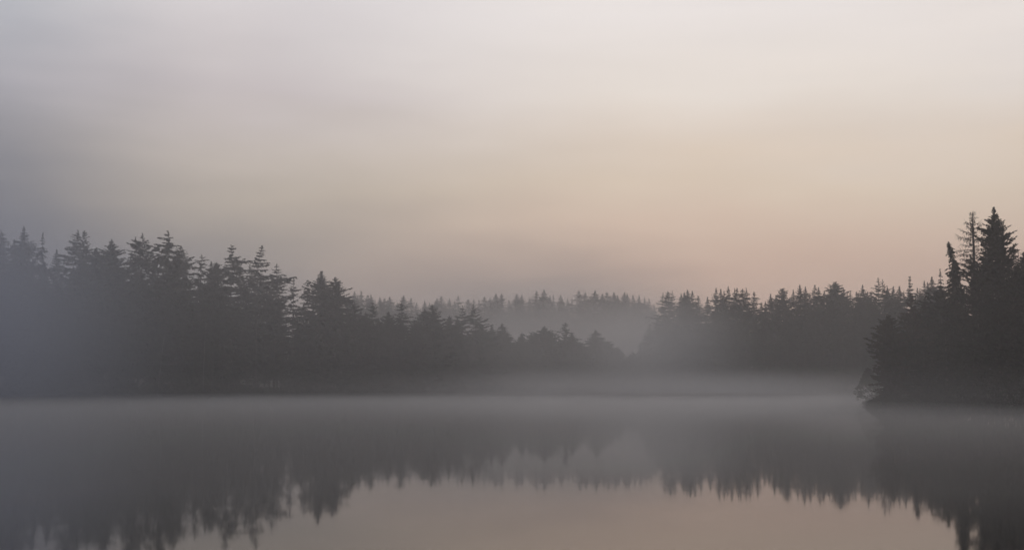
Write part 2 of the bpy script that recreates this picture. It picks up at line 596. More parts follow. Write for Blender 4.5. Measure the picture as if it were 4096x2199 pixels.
# ---------------- left wood, tree by tree from the left edge of the photograph
AIRY = dict(gap=0.3, spacing=0.6, nb=5, ns=7, hang=0.7, wscale=0.9, rough=.45, irregular=.45)
DENSE = dict(gap=0.04, spacing=0.36, nb=6, ns=6)
LEFT = [
    (6, 920, 197, 'dense misty spruce at the very left edge, cut by the frame', dict(R=3.3, k=4.5, **DENSE)),
    (58, 957, 203, 'slim spruce tip just left of the tall broad-skirted misty spruce', dict(R=2.6, k=5, **DENSE)),
    (96, 903, 199, 'tall misty spruce with a slim spire above broad drooping skirts', dict(profile=[(0, .1), (1.6, .5), (2.6, .9), (3.2, 2.4), (5, 2.9), (7, 3.8), (12, 4.6), (30, 4.6)], gap=.05, spacing=.42, nb=6, hang=.9, droop=.35)),
    (172, 930, 196, 'thin sparse spruce with a bare stem and hanging branches in thick mist', dict(profile=[(0, .1), (2.5, .5), (3.6, 1.6), (5, 1.0), (7, .7), (8.5, 1.9), (12, 2.6), (30, 3.2)], gap=.3, spacing=.6, droop=.7, lift=-.3, upturn=.15, hang=.8)),
    (228, 996, 201, 'small grey spruce tip left of the twin misty spruces', dict(R=2.6, k=5, **DENSE)),
    (312, 920, 198, 'left of the twin misty spruces, with long flat branches reaching left', dict(R=3.6, k=4.2, side=(math.pi, .45), gap=.12, spacing=.6, ns=8, droop=.2, lift=.3)),
    (338, 922, 200, 'right of the twin misty spruces, shorter branches and ragged top', dict(R=3.3, k=4, gap=.1, spacing=.46, lift=.9)),
    (386, 991, 197, 'low bushy-topped spruce between the twin spruces and the broad cone', dict(R=3.4, k=3.5, lift=.9, **DENSE)),
    (447, 956, 198, 'broad even cone of a spruce, right of the twin misty spruces', dict(R=4.2, k=4.2, lift=.7, **DENSE)),
    (542, 947, 199, 'slim pointed spruce crowding the left side of a tall blunt one', dict(R=2.9, k=5, gap=.12, spacing=.45)),
    (570, 932, 197, 'tall blunt-topped spruce with wide shelves of branches on the left wood', dict(R=4.3, k=4.6, gap=.14, spacing=.55, lift=.35, ns=7)),
    (673, 924, 196, 'tall open spruce with daylight between its branches and a long left limb', dict(profile=[(0, .2), (.8, .9), (2, 2.6), (4, 3.4), (6, 3.3), (8, 4.4), (11, 3.4), (30, 4.5)], side=(math.pi, .25), gap=.3, spacing=.62, lift=.2, hang=.9, ns=8, rough=.45, irregular=.4)),
    (724, 981, 196, 'dense dark cone right beside the open spruce with the long limb', dict(R=4.2, k=4.4, lift=.5, **DENSE)),
    (807, 1018, 200, 'small airy young spruce in the dip right of the dense dark cone', dict(R=2.9, k=3.2, lift=.35, **AIRY)),
    (845, 1045, 202, 'tiny spruce tip between the airy young spruce and a bushy crown', dict(R=2.0, k=4.5, **DENSE)),
    (928, 981, 198, 'tall see-through spruce with a straight bare trunk, left of the crooked one', dict(profile=[(0, .3), (.8, .7), (2, 1.3), (3, 2.3), (5, 2.8), (8, 3.2), (10, 4.0), (14, 3.6), (30, 4)], gap=.3, spacing=.6, lift=.2, hang=.75, ns=8, rough=.45, irregular=.45)),
    (964, 1057, 204, 'short spruce wedged between the see-through and the crooked spruce', dict(R=3, k=4, gap=.12)),
    (1000, 1057, 201, 'ragged low spruce at the left foot of the crooked-tipped spruce', dict(R=3.2, k=3.0, lift=.3, **AIRY)),
    (1033, 981, 198, 'crooked-tipped spruce with its branches mostly on the right', dict(profile=[(0, .2), (1.2, .8), (2.6, .8), (3.2, 1.7), (4.2, 1.0), (5, 2.4), (7.5, 3.4), (10, 3.6), (14, 4), (30, 4)], side=(0.15, .3), gap=.32, spacing=.58, lift=.1, droop=.15, hang=.75, bend=.7, ns=8, rough=.35, irregular=.35)),
    (1107, 1055, 199, 'mid-sized spruce with shelved branches right of the crooked-tipped one', dict(R=3.3, k=3.8, lift=.25, gap=.12, spacing=.55, ns=7)),
    (1175, 1109, 200, 'slim open spruce, first on the falling right side of the left wood', dict(R=2.7, k=3.6, lift=.3, **AIRY)),
    (1233, 1121, 201, 'small open spruce left of the dense dark spire', dict(R=2.8, k=3.2, lift=.25, **AIRY)),
    (1286, 1085, 199, 'dense dark spire, tallest at the right end of the left wood', dict(profile=[(0, .15), (.8, .6), (1.6, 1.0), (2.6, 2.1), (5, 2.7), (9, 3.9), (30, 5)], gap=.04, spacing=.34, nb=7, lift=.8)),
    (1342, 1110, 199, 'dark leaning-topped cone ending the left wood', dict(profile=[(0, .15), (1.5, 1.2), (3, 2.1), (6, 3.4), (11, 5), (30, 5.4)], gap=.04, spacing=.34, nb=7, lift=.5)),
    (1409, 1198, 202, 'low dark shoulder of a spruce below the leaning-topped cone', dict(R=4.6, k=3.5, lift=.5, **DENSE)),
    (1443, 1246, 203, 'lowest dark spruce where the left wood drops to the spit', dict(R=4.0, k=3.2, lift=.5, **DENSE)),
]
for px, py, D, lab, kw in LEFT:
    spruce(px, py, D, lab, G_L, size=.93, **kw)
p = ray_at(866, 1050, 199)

# ---------------- the spit in the middle: thin spruces above round bog pines
SPIT_SPRUCE = [
    (1490, 1209, 205, 'thin spiky spruce, leftmost of the spruces on the middle spit', dict(profile=[(0, .1), (1.5, .7), (3, 1.0), (4.3, .7), (5.5, 2.2), (8, 2.6), (20, 3)], gap=.15, spacing=.42, lift=.6)),
    (1606, 1212, 209, 'thin tufted spruce with clumps on a bare stem, alone on the spit', dict(profile=[(0, .4), (1.2, .9), (2.0, .5), (3.0, 1.5), (4.0, 1.0), (5, 2.0), (6.0, .8), (7.2, 2.1), (12, 2.6)], gap=.25, spacing=.34, hang=.5, irregular=.5, rough=.5)),
    (1698, 1235, 213, 'smaller left neighbour of the broad pointed spruce on the spit', dict(R=3.6, k=3.6, lift=.7, **DENSE)),
    (1728, 1217, 213, 'broad pointed spruce in the middle of the spit skyline', dict(R=4.6, k=4.6, lift=.7, gap=.08, spacing=.38, nb=6)),
    (1850, 1222, 222, 'airy spruce left of the wide feathery one on the spit', dict(R=2.8, k=3.0, lift=.5, **AIRY)),
    (1893, 1217, 223, 'wide feathery spruce leaning its long branches to the right', dict(R=4.4, k=5.5, lift=.75, side=(0, .3), gap=.22, spacing=.55, ns=9, hang=.35, wscale=.8)),
    (2261, 1291, 252, 'spiky thin spruce with tufts, far down the spit', dict(profile=[(0, .3), (1.2, .6), (2.2, 1.1), (2.8, .7), (4.2, 2.2), (5.0, 1.3), (6.5, 2.6), (10, 3), (20, 3)], gap=.18, spacing=.4, irregular=.4)),
]
for px, py, D, lab, kw in SPIT_SPRUCE:
    spruce(px, py, D, lab, G_M, size=1.08, **kw)

PROTO_DOME = []
for i, (kk, lf, ir, dr) in enumerate(((2.6, .4, .2, .3), (3.2, .3, .28, .35), (2.2, .5, .22, .25), (3.8, .3, .3, .3), (2.9, .2, .25, .4))):
    cr = spruce_crown(300 + i, 13.0, R=4.6, k=kk, lift=lf, droop=dr, gap=.03, spacing=.24, nb=12, ns=10, hang=.25, rough=.22, irregular=ir, crown=.95, upturn=.15, size=.85, fine=.6)
    cr.materials[0] = M_PINE
    PROTO_DOME.append((cr, trunk_mesh(12.5, 0.17, M_BARK, seed=i)))


def dome(px, py, D, half_px, label, group, proto, name='bog_pine_tree'):
    """half_px: half width of the crown in pixels of the photograph."""
    p = ray_at(px, py, D)
    k = (p.z - z_at(p.x, D)) / 13.0
    cr, tr = PROTO_DOME[proto % len(PROTO_DOME)]
    w = 1.05 * half_px / F_PX * D / (4.0 * k)
    return plant(name, p.z, (p.x, D), cr, tr, 13.0, label, group, fat=w, rot=RND.uniform(0, 6.28))


spruce(866, 1050, 199, 'bushy blunt crown in the dip left of the tall see-through spruce', G_L, R=3.8, k=2.6, lift=.9, gap=.04, spacing=.34, nb=7, irregular=.4)
SPIT_DOME = [
    (1463, 1248, 206, 52, 'ragged round pine at the left foot of the thin spiky spruce'),
    (1514, 1270, 207, 50, 'round pine at the right foot of the thin spiky spruce'),
    (1555, 1247, 208, 62, 'feather-topped round pine left of the tufted thin spruce'),
    (1608, 1279, 208, 68, 'low dome of a pine under the tufted thin spruce'),
    (1660, 1292, 210, 60, 'low pine in the notch right of the tufted thin spruce'),
    (1798, 1262, 217, 62, 'blunt round pine between the broad spruce and the airy one'),
    (1830, 1268, 219, 46, 'small pointed pine at the left foot of the airy spruce'),
    (1925, 1300, 226, 70, 'dark pine under the long right branches of the feathery spruce'),
    (1967, 1301, 232, 52, 'pointed round pine, first past the feathery spruce'),
    (2008, 1293, 234, 82, 'broad rounded pine, largest just past the feathery spruce'),
    (2087, 1331, 240, 46, 'small round pine, left of a pair low on the spit'),
    (2126, 1332, 243, 50, 'small round pine, right of a pair low on the spit'),
    (2177, 1305, 247, 80, 'broad pointed pine left of the far tufted thin spruce'),
    (2286, 1330, 254, 78, 'round pine leaning against the far tufted thin spruce'),
    (2383, 1319, 262, 98, 'tallest dome of a pine near the tip of the spit'),
    (2430, 1362, 263, 70, 'sloping right shoulder pine of the tallest dome near the spit tip'),
    (2476, 1391, 268, 58, 'small round pine second from the tip of the spit'),
    (2533, 1406, 276, 46, 'faint last round pine at the tip of the spit'),
]
for i, (px, py, D, hw, lab) in enumerate(SPIT_DOME):
    dome(px, py, D, hw, lab, G_M, i)

# ---------------- spruce shapes shared by the far and the right wood (modelled 24 m high, varied by the copy)
SHAPES = []
for i, kw in enumerate([dict(R=3.2, k=7, **DENSE), dict(R=2.6, k=6.5, **DENSE), dict(R=3.6, k=6.5, gap=.06, spacing=.36, irregular=.45),
                        dict(R=3.0, k=6, lift=.2, gap=.1, spacing=.44, ns=7, rough=.4), dict(R=3.0, k=8, lift=.3, gap=.06, spacing=.36, irregular=.5),
                        dict(R=4.2, k=8, **DENSE), dict(R=2.9, k=6, gap=.14, spacing=.5, lift=.1, ns=7, rough=.45, irregular=.4), dict(R=3.4, k=7, droop=.5, gap=.06, spacing=.36),
                        dict(R=2.8, k=6, lift=.9, **DENSE), dict(R=3.6, k=6, gap=.08, spacing=.38, irregular=.55, rough=.4)]):
    kw.setdefault('ns', 5)
    SHAPES.append((spruce_crown(500 + i, 24.0, **kw), trunk_mesh(24.0, 0.2, M_BARK, seed=i)))


def shared(px, py, D, label, group, shape, fat=1.0, name='spruce_tree', mat=None):
    p = ray_at(px, py, D)
    cr, tr = SHAPES[shape % len(SHAPES)]
    return plant(name, p.z, (p.x, D), cr, tr, 24.0, label, group, fat=fat, rot=RND.uniform(0, 6.28))


ORD = ('first', 'second', 'third', 'fourth', 'fifth', 'sixth', 'seventh', 'eighth')


def row(items, anchors, group, phrase, depth, shape0, widen):
    """A row of look-alike spruces: each is named by its look and its rank beside the nearest landmark tree."""
    taken = {}
    for i, it in enumerate(items):
        px, py, look, fat = it[:4]
        ax, an = min(anchors, key=lambda a: abs(a[0] - px))
        side = 'right of' if px >= ax else 'left of'
        taken.setdefault((an, side), []).append(i)
    for (an, side), idx in taken.items():
        idx.sort(key=lambda i: abs(items[i][0] - [a for a in anchors if a[1] == an][0][0]))
        for r, i in enumerate(idx):
            px, py, look, fat = items[i][:4]
            D = depth(px) + RND.uniform(-4, 4)
            lab = '%s %s, %s %s %s' % (look, phrase, ORD[r], side, an)
            shared(px, py, D, lab, group, shape0 + i * 3 + (i // 7), fat * widen)


FAR = [(1397, 1188, 'slim', .8), (1418, 1165, 'pointed', .9), (1431, 1181, 'low', 1), (1445, 1164, 'pointed', .85), (1471, 1179, 'ragged', .9), (1484, 1177, 'spiky', .8),
       (1520, 1189, 'low', .9), (1538, 1191, 'blunt', .9), (1559, 1186, 'even', 1), (1590, 1210, 'tiny', .7), (1614, 1181, 'broad', 1.15), (1644, 1189, 'even', .9), (1666, 1210, 'low', 1),
       (1699, 1201, 'slim', .85), (1718, 1209, 'tiny', .8), (1765, 1184, 'broad', 1.3), (1748, 1192, 'blunt', 1.2), (1798, 1192, 'slim', .85), (1833, 1183, 'spiky', .95),
       (1817, 1203, 'tiny', .8), (1872, 1196, 'even', 1), (1895, 1194, 'even', .9), (1916, 1200, 'low', .8), (1938, 1186, 'slim', .9), (1960, 1189, 'tiny', .8),
       (1984, 1174, 'broad', 1.1), (2006, 1173, 'pointed', 1), (2036, 1198, 'low', 1), (2067, 1175, 'broad', 1.15), (2087, 1179, 'even', .9), (2118, 1192, 'low', 1),
       (2146, 1164, 'tall broad', 1.2), (2176, 1157, 'tallest', 1.1), (2200, 1180, 'slim', .8), (2213, 1179, 'slim', .8), (2243, 1178, 'even', .9), (2271, 1195, 'low', .85),
       (2288, 1193, 'low', .9), (2316, 1163, 'tall broad', 1.2), (2341, 1169, 'slim', .9), (2380, 1160, 'tall spiky', 1.05), (2409, 1175, 'blunt', 1), (2428, 1168, 'forked', .95),
       (2456, 1169, 'broad', 1.15), (2470, 1180, 'slim', .8), (2498, 1169, 'pointed', 1.05), (2509, 1173, 'blunt', 1.1), (2532, 1179, 'airy', .8), (2556, 1180, 'airy', .8),
       (2578, 1189, 'pointed', .9), (2596, 1196, 'pointed', .85), (2616, 1218, 'small', .9)]
row(FAR, [(1490, 'the thin spiky spruce'), (1606, 'the tufted thin spruce'), (1728, 'the broad pointed spruce'),
          (1880, 'the feathery spit spruces'), (2008, 'the broad rounded pine'), (2130, 'the pair of small round pines'),
          (2261, 'the far tufted spruce'), (2383, 'the tallest spit dome'), (2533, 'the last pine of the spit')],
    G_F, 'pale far-ridge spruce', lambda px: 400.0 - max(0, px - 2450) * 0.25, 0, 1.65)

RIGHT = [(2671, 1164, 'dense', 1.1), (2725, 1176, 'ragged', .9), (2737, 1170, 'ragged', .9), (2750, 1159, 'ragged tall', 1), (2769, 1163, 'dense', 1.15),
         (2793, 1182, 'slim', .9), (2830, 1186, 'column-like', .85), (2864, 1151, 'open', 1), (2883, 1155, 'slim', .75), (2896, 1163, 'slim', .8), (2913, 1146, 'tall even', .85),
         (2939, 1153, 'twin-topped', .9), (2948, 1151, 'dense', .95), (2970, 1154, 'blunt', 1), (2985, 1152, 'feathery', .9), (3016, 1167, 'dark', 1.0), (3045, 1210, 'tiny', .7), (3061, 1204, 'tiny', .6),
         (3082, 1175, 'pointed', .85), (3104, 1179, 'slim', .75), (3173, 1159, 'open', .9), (3199, 1140, 'tall layered', .9), (3221, 1146, 'tall open', .9),
         (3239, 1172, 'low', .9), (3259, 1139, 'fan-shaped', 1.0), (3274, 1148, 'dark slim', .85), (3297, 1161, 'small layered', .8), (3322, 1143, 'sloping', .95), (3373, 1150, 'slim dark', .8),
         (3389, 1171, 'tiny', .6), (3401, 1164, 'small even', .8), (3426, 1166, 'low ragged', .8), (3433, 1170, 'low ragged', .8), (3450, 1139, 'tall pointed', .8), (3470, 1167, 'low', .8), (3484, 1165, 'low blunt', .8),
         (3549, 1147, 'slim dark', .75), (3573, 1145, 'slim', .75), (3597, 1144, 'pointed', .9), (3615, 1165, 'low', .8), (3669, 1151, 'slim', .7), (3680, 1163, 'low blunt', .9), (3697, 1123, 'ragged', .9),
         (3710, 1128, 'slim', .7), (3727, 1105, 'broad', .95)]
rdepth = lambda px: float(np.interp(px, [2650, 2950, 3300, 3500, 3800], [272, 262, 236, 212, 178]))
row(RIGHT, [(2690, 'the bare feathery spruce'), (2815, 'the notch before the even group'), (2955, 'the centre of the even group'), (3130, 'the broad bulky cone'),
            (3341, 'the broad twin-tipped spruce'), (3519, 'the feathery pair'), (3639, 'the layered dark spire'), (3760, 'the drooping spruce')],
    G_R, 'spruce on the right skyline', rdepth, 2, 1.42)

FEATHER = dict(gap=.22, spacing=.5, ns=9, hang=.2, wscale=.62, lift=.75, upturn=.35)
RIGHT_OWN = [
    (2652, 1169, 'sparse spruce with gaps between drooping boughs, starting the right wood', dict(R=2.4, k=4, **{**AIRY, 'lift': .2})),
    (2690, 1161, 'bare feathery spruce with a rounded top, near the left end of the right wood', dict(R=3.2, k=5, **FEATHER)),
    (3130, 1154, 'broad bulky cone with a blunt top in the right wood', dict(profile=[(0, .4), (1.2, 1.2), (2.2, 1.4), (3.2, 2.3), (6, 3.8), (30, 4.5)], gap=.04, spacing=.34, nb=7)),
    (3341, 1128, 'broad twin-tipped dark spruce rising highest in the right wood', dict(profile=[(0, .4), (1.5, 1.5), (4, 3.2), (8, 4), (30, 4.4)], gap=.03, spacing=.32, nb=7)),
    (3335, 1132, 'second tip growing close against the broad twin-tipped spruce', dict(R=2.6, k=4, **DENSE)),
    (3512, 1109, 'tall feathery spruce, left of the feathery pair', dict(R=4.6, k=5.5, **FEATHER)),
    (3530, 1116, 'shorter feathery spruce, right of the feathery pair', dict(R=3.8, k=4.5, **FEATHER)),
    (3639, 1106, 'layered dark spire with clear shelves of branches left of the promontory trees', dict(profile=[(0, .12), (2.4, .5), (3, 1.2), (4.5, 2.2), (7, 3.4), (10, 4.2), (30, 4.6)], gap=.1, spacing=.62, nb=7, ns=8, lift=.2, droop=.1, hang=.3)),
    (3760, 1076, 'drooping spruce with a long thin tip beside the bent-topped promontory spruce', dict(profile=[(0, .1), (1.2, .25), (2.4, .8), (3.4, 1.7), (5, 3.2), (6, 1.6), (8, 3), (30, 4)], gap=.2, spacing=.5, droop=.6, lift=-.2, hang=.6)),
]
for px, py, lab, kw in RIGHT_OWN:
    spruce(px, py, rdepth(px) - 3, lab, G_R, **kw)

FRONT = [(2560, 1368, 'dimmest low spruce in the mist right behind the last pine of the spit', 1.4), (2580, 1330, 'dim spruce in the misty gap just right of the last pine of the spit', 1.3),
         (2598, 1292, 'lowest faint spruce in the misty gap at the left foot of the right wood', 1.3), (2630, 1262, 'faint pointed spruce stepping down from the right wood into the misty gap', 1.2),
         (2662, 1238, 'faint spruce under the sparse drooping spruce of the right wood', 1.2),
         (2706, 1258, 'faint low spruce under the bare feathery spruce', 1), (2759, 1224, 'faint broad spruce below the ragged group at the left of the right wood', 1.3),
         (2855, 1243, 'broad dim cone below the left part of the right skyline', 1.4), (2933, 1299, 'smaller left spruce of the low dark pair', .8),
         (2955, 1290, 'pointed right spruce of the low dark pair', .8), (3026, 1261, 'sharp dark spire left in the tall dim pair', .9),
         (3053, 1255, 'broader right neighbour of the sharp dark spire', 1.2), (3131, 1296, 'low dim spruce left of a pointed one, mid right wood', 1),
         (3148, 1279, 'pointed dim spruce right of the tall dim pair', 1.1), (3260, 1219, 'dark spruce below the fan-shaped skyline spruce', 1.1),
         (3319, 1202, 'broad dark spruce just below the twin-tipped skyline spruce', 1.4), (3372, 1233, 'dim spruce right below the twin-tipped skyline spruce', 1),
         (3215, 1262, 'low broad spruce among the dim middle trees', 1.3), (3430, 1215, 'dim spruce below the tall pointed skyline spruce', 1.2),
         (3500, 1195, 'dark spruce in front of the feathery pair', 1.3)]
for i, (px, py, lab, fat) in enumerate(FRONT):
    shared(px, py, rdepth(px) - 12.0 if px > 2700 else 300.0 - (px - 2598) * 0.25, lab, G_S, i * 3 + 1, fat)

# ---------------- filling of the woods: trees that only show as one dark mass
sky_left = sorted([(t[0], t[1]) for t in LEFT] + [(866, 1050)])
sky_spit = sorted([(t[0], t[1]) for t in SPIT_DOME])
sky_right = sorted([(t[0], t[1]) for t in RIGHT])
curve = lambda pts, x: float(np.interp(x, [p[0] for p in pts], [p[1] for p in pts]))


def fill(x0, x1, step, pts, drop, depth, label, group, fat, domes=False):
    x = x0
    while x < x1:
        px = x + RND.uniform(-0.3, 0.3) * step
        py = max(curve(pts, px), curve(pts, px - 25), curve(pts, px + 25)) + drop * RND.uniform(0.75, 1.3)
        D = depth(px) + RND.uniform(-1.5, 1.5)
        if domes:
            dome(px, py, D, 62 * fat * RND.uniform(.85, 1.2), label, group, RND.randrange(5))
        else:
            shared(px, py, D, label, group, RND.randrange(10), fat * RND.uniform(0.9, 1.2))
        x += step


shore_l = lambda px: float(np.interp(px, [-300, 0, 600, 1100, 1500, 1800, 2100, 2400, 2560], [178, 186, 190, 196, 203, 220, 244, 268, 284]))
shore_r = lambda px: float(np.interp(px, [2720, 2950, 3300, 3600, 3900], [266, 246, 219, 184, 160]))
LAB_L = 'dark spruce lost in the shadowed mass below the skyline of the left wood'
fill(-330, 1440, 47, sky_left, 112, lambda p: shore_l(p) + 7, LAB_L, 'dark spruces massed in the left wood', 1.3)
fill(-330, 1460, 66, sky_left, 240, lambda p: shore_l(p) + 4, LAB_L, 'dark spruces massed in the left wood', 1.6)
fill(-330, 1460, 72, sky_left, 150, lambda p: shore_l(p) + 17, LAB_L, 'dark spruces massed in the left wood', 1.7)
LAB_M = 'dark pine lost in the shadowed mass under the round crowns of the spit'
fill(1450, 2540, 44, sky_spit, 46, lambda p: shore_l(p) + 2.5, LAB_M, 'dark pines massed on the middle spit', 1.25, True)
LAB_R = 'dark spruce lost in the shadowed mass below the skyline of the right wood'
fill(2680, 3800, 50, sky_right, 76, lambda p: rdepth(p) - 6, LAB_R, 'dark spruces massed in the right wood', 1.3)
fill(2740, 3760, 78, sky_right, 190, lambda p: shore_r(p) + 4, LAB_R, 'dark spruces massed in the right wood', 1.7)
fill(1400, 2740, 62, sorted([(t[0], t[1]) for t in FAR]), 72, lambda p: 392.0, 'mist-veiled spruce in the pale wall of trees below the far ridge line',
     'spruces massed below the far ridge', 2.2)

# ---------------- two pale birch stems in front of the left wood
for pts, lab in (([(629, 1575), (641, 1475), (652, 1370), (668, 1270)], 'pale slanting birch stem before the darkest part of the left wood'),
                 ([(812, 1575), (815, 1470), (818, 1370), (823, 1290)], 'pale upright birch stem right of the slanting one before the left wood')):
    D = shore_l(pts[0][0]) + 1.0
    P = [ray_at(px, py, D) for px, py in pts]
    x0, zb = P[0].x, z_at(P[0].x, D)
    pts3 = [(0, 0, -0.3)] + [(q.x - x0, 0.15 * i, q.z - zb) for i, q in enumerate(P[1:])]
    Hb = pts3[-1][2]
    root = bpy.data.objects.new('birch_tree', None)
    COL.objects.link(root)
    root.location = (x0, D, zb)
    tag(root, lab, 'tree', 'birches before the left wood')
    link('trunk', mesh_from('trunk', *tube(pts3, [.05, .045, .04, .022], 7), M_BIRCH, True), root)
    (cm, C) = dome_crown(int(x0) + 900, 5.5, 1.7, clumps=40, per=16, mat=M_BUSH, leaf=.3, point=2.5)
    c = link('crown', cm, root)
    c.location = (pts3[-1][0], pts3[-1][1], Hb - 3.2)

# ---------------- promontory at the right
# bent-topped spruce
spruce(3814, 966, 104, 'bent-topped drooping spruce left of the bare larch', G_P, seed=11, trunk_r=.16, rot=math.pi, bend=.5,
       profile=[(0, .12), (.6, .3), (1.6, .45), (2.2, .75), (2.8, .5), (3.6, .95), (4.6, .9), (5.2, 1.2), (7, 1.6), (20, 2.2)],
       gap=.15, spacing=.17, nb=6, ns=6, droop=.95, lift=-.5, upturn=.2, hang=.75, wscale=.8, irregular=.35)
# dense tall fir
spruce(3975, 831, 103, 'tallest dense dark fir rising right of the bare larch', G_P, seed=21, trunk_r=.24,
       profile=[(0, .05), (.9, .35), (1.2, .75), (2.0, 1.05), (2.5, 1.45), (3.4, 1.6), (3.8, 1.25), (4.5, 1.6), (5.4, 2.3), (7.5, 2.9), (9, 3.3), (20, 3.8)],
       gap=.05, spacing=.20, nb=8, ns=9, lift=.75, droop=0.0, upturn=.35, hang=.15, wscale=.75, irregular=.25)
# further trees of the promontory
MORE = [
    (4094, 1008, 98, 'dark fir at the right edge of the frame beside the tallest fir', dict(R=2.6, k=2.2, lift=.9, gap=.04, spacing=.22, nb=7, wscale=.8)),
    (4050, 1105, 96, 'broad dark fir below the right shoulder of the tallest fir', dict(R=3.0, k=2.4, lift=.7, gap=.04, spacing=.24, nb=7)),
    (3905, 1090, 100, 'dark fir crowding the foot of the bare larch', dict(R=2.6, k=2.2, lift=.8, gap=.04, spacing=.24, nb=7, wscale=.85)),
    (3762, 1142, 112, 'dim rounded spruce left of the bent-topped spruce', dict(R=3.0, k=2.4, lift=.9, gap=.06, spacing=.26, nb=7)),
    (3700, 1190, 114, 'dim low spruce between the tawny larch and the bent-topped spruce', dict(R=2.6, k=2.4, lift=.7, gap=.06, spacing=.26, nb=7)),
    (3845, 1165, 101, 'dark spruce in front of the stem of the bent-topped spruce', dict(R=2.8, k=2.4, lift=.7, gap=.04, spacing=.26, nb=7)),
    (3990, 1180, 94, 'broad dark spruce standing lowest below the tallest fir', dict(R=3.4, k=2.8, lift=.6, gap=.04, spacing=.26, nb=7)),
    (4120, 1190, 92, 'dark spruce filling the lower right edge above the shore', dict(R=3.2, k=2.8, lift=.6, gap=.04, spacing=.28, nb=7)),
    (3612, 1318, 104, 'dim spruce just right of the rounded tawny larch, a little lower', dict(R=2.4, k=2.2, lift=.8, gap=.05, spacing=.24, nb=7)),
    (3690, 1345, 100, 'low dark shoreline spruce between the tawny larch and the big firs', dict(R=2.6, k=2.2, lift=.7, gap=.05, spacing=.24, nb=7)),
    (3780, 1290, 99, 'dark spruce on the shore right of the rounded tawny larch', dict(R=2.6, k=2.6, lift=.6, gap=.05, spacing=.26, nb=7)),
    (3890, 1300, 95, 'dark shoreline spruce under the bare larch', dict(R=2.8, k=2.6, lift=.6, gap=.05, spacing=.26, nb=7)),
]
for px, py, D in ((4230, 1130, 97), (4330, 1215, 92), (4420, 1120, 100), (4520, 1240, 90), (4640, 1150, 96), (4760, 1220, 92)):
    MORE.append((px, py, D, 'dark fir of the promontory standing just past the right edge of the frame', dict(R=3.2, k=2.8, lift=.6, gap=.05, spacing=.3, nb=6)))
for px, py, D, lab, kw in MORE:
    spruce(px, py, D, lab, G_P, trunk_r=.15, ns=10, fine=.7, hang=.35, **kw)
spruce(3645, 1177, 113, 'tall tawny larch with a lobed outline behind the rounded one', G_P, mat=M_LARCH, trunk_r=.15, name='larch_tree',
       profile=[(0, .15), (.7, .45), (1.4, .5), (2.1, 1.2), (3.2, 1.5), (5, 1.9), (20, 2.2)], gap=.05, spacing=.24, nb=7, ns=9, fine=.75, lift=.6, irregular=.3)
spruce(3554, 1259, 101.5, 'rounded tawny larch with a short point, at the tip of the promontory', G_P, mat=M_LARCH, trunk_r=.14, name='larch_tree',
       profile=[(0, .1), (.35, .3), (.8, .8), (1.6, 1.35), (2.4, 1.75), (3.2, 1.85), (4.2, 1.5), (5.0, 1.55), (6, 1.9), (7, 1.6), (8, 1.2)], rough=.2, gap=.06, spacing=.2, nb=8, ns=10, fine=.7, lift=.6, irregular=.3, crown=.86)

# bush leaning over the water left of the tip
cm, C = dome_crown(77, 3.4, 2.3, bottom=.0, clumps=130, per=18, mat=M_BUSH, leaf=.26, point=2.2, lobes=9)
p = ray_at(3480, 1470, 119)
r = plant('shore_bush', p.z, plan(3484, 119), cm, trunk_mesh(2.6, .07, M_BARK, seed=4), 3.4, 'dim rounded bush over the water left of the promontory tip', G_P, cat='bush',
          lean=(0, -0.15), fat=.8, extra=(('limbs', limbs_mesh(C, 3.4, 3, M_BARK, 10, .05, .035)),))

# bare larch: trunk and every limb from the photograph's outline, limbs swung out in depth
BD = 104.0
root_p = ray_at(3896, 1120, BD)
bz = z_at(root_p.x, BD)
larch = bpy.data.objects.new('bare_larch_tree', None)
COL.objects.link(larch)
larch.location = (root_p.x, BD, bz)
tag(larch, 'bare larch skeleton with long hung branches between bent spruce and tall fir', 'tree', G_P)
q7 = lambda x, y: (3600 + x / 3.4577, 800 + y / 3.4577)


def local7(x, y, dy=0.0):
    p = ray_at(*q7(x, y), BD)
    return np.array([p.x - root_p.x, dy, p.z - bz])


tk = [(1003, 152), (1005, 240), (1008, 400), (1014, 560), (1020, 720), (1023, 900), (1024, 1100), (1026, 1500)]
tpts = np.array([local7(*t) for t in tk][::-1])
tpts = np.vstack([[tpts[0][0], 0, -0.3], tpts])
link('trunk', mesh_from('trunk', *tube(tpts, [.20, .17, .145, .13, .115, .095, .07, .045, .012], 7), M_DEAD, True), larch)
tx = lambda y: float(np.interp(y, [t[1] for t in tk], [t[0] for t in tk]))
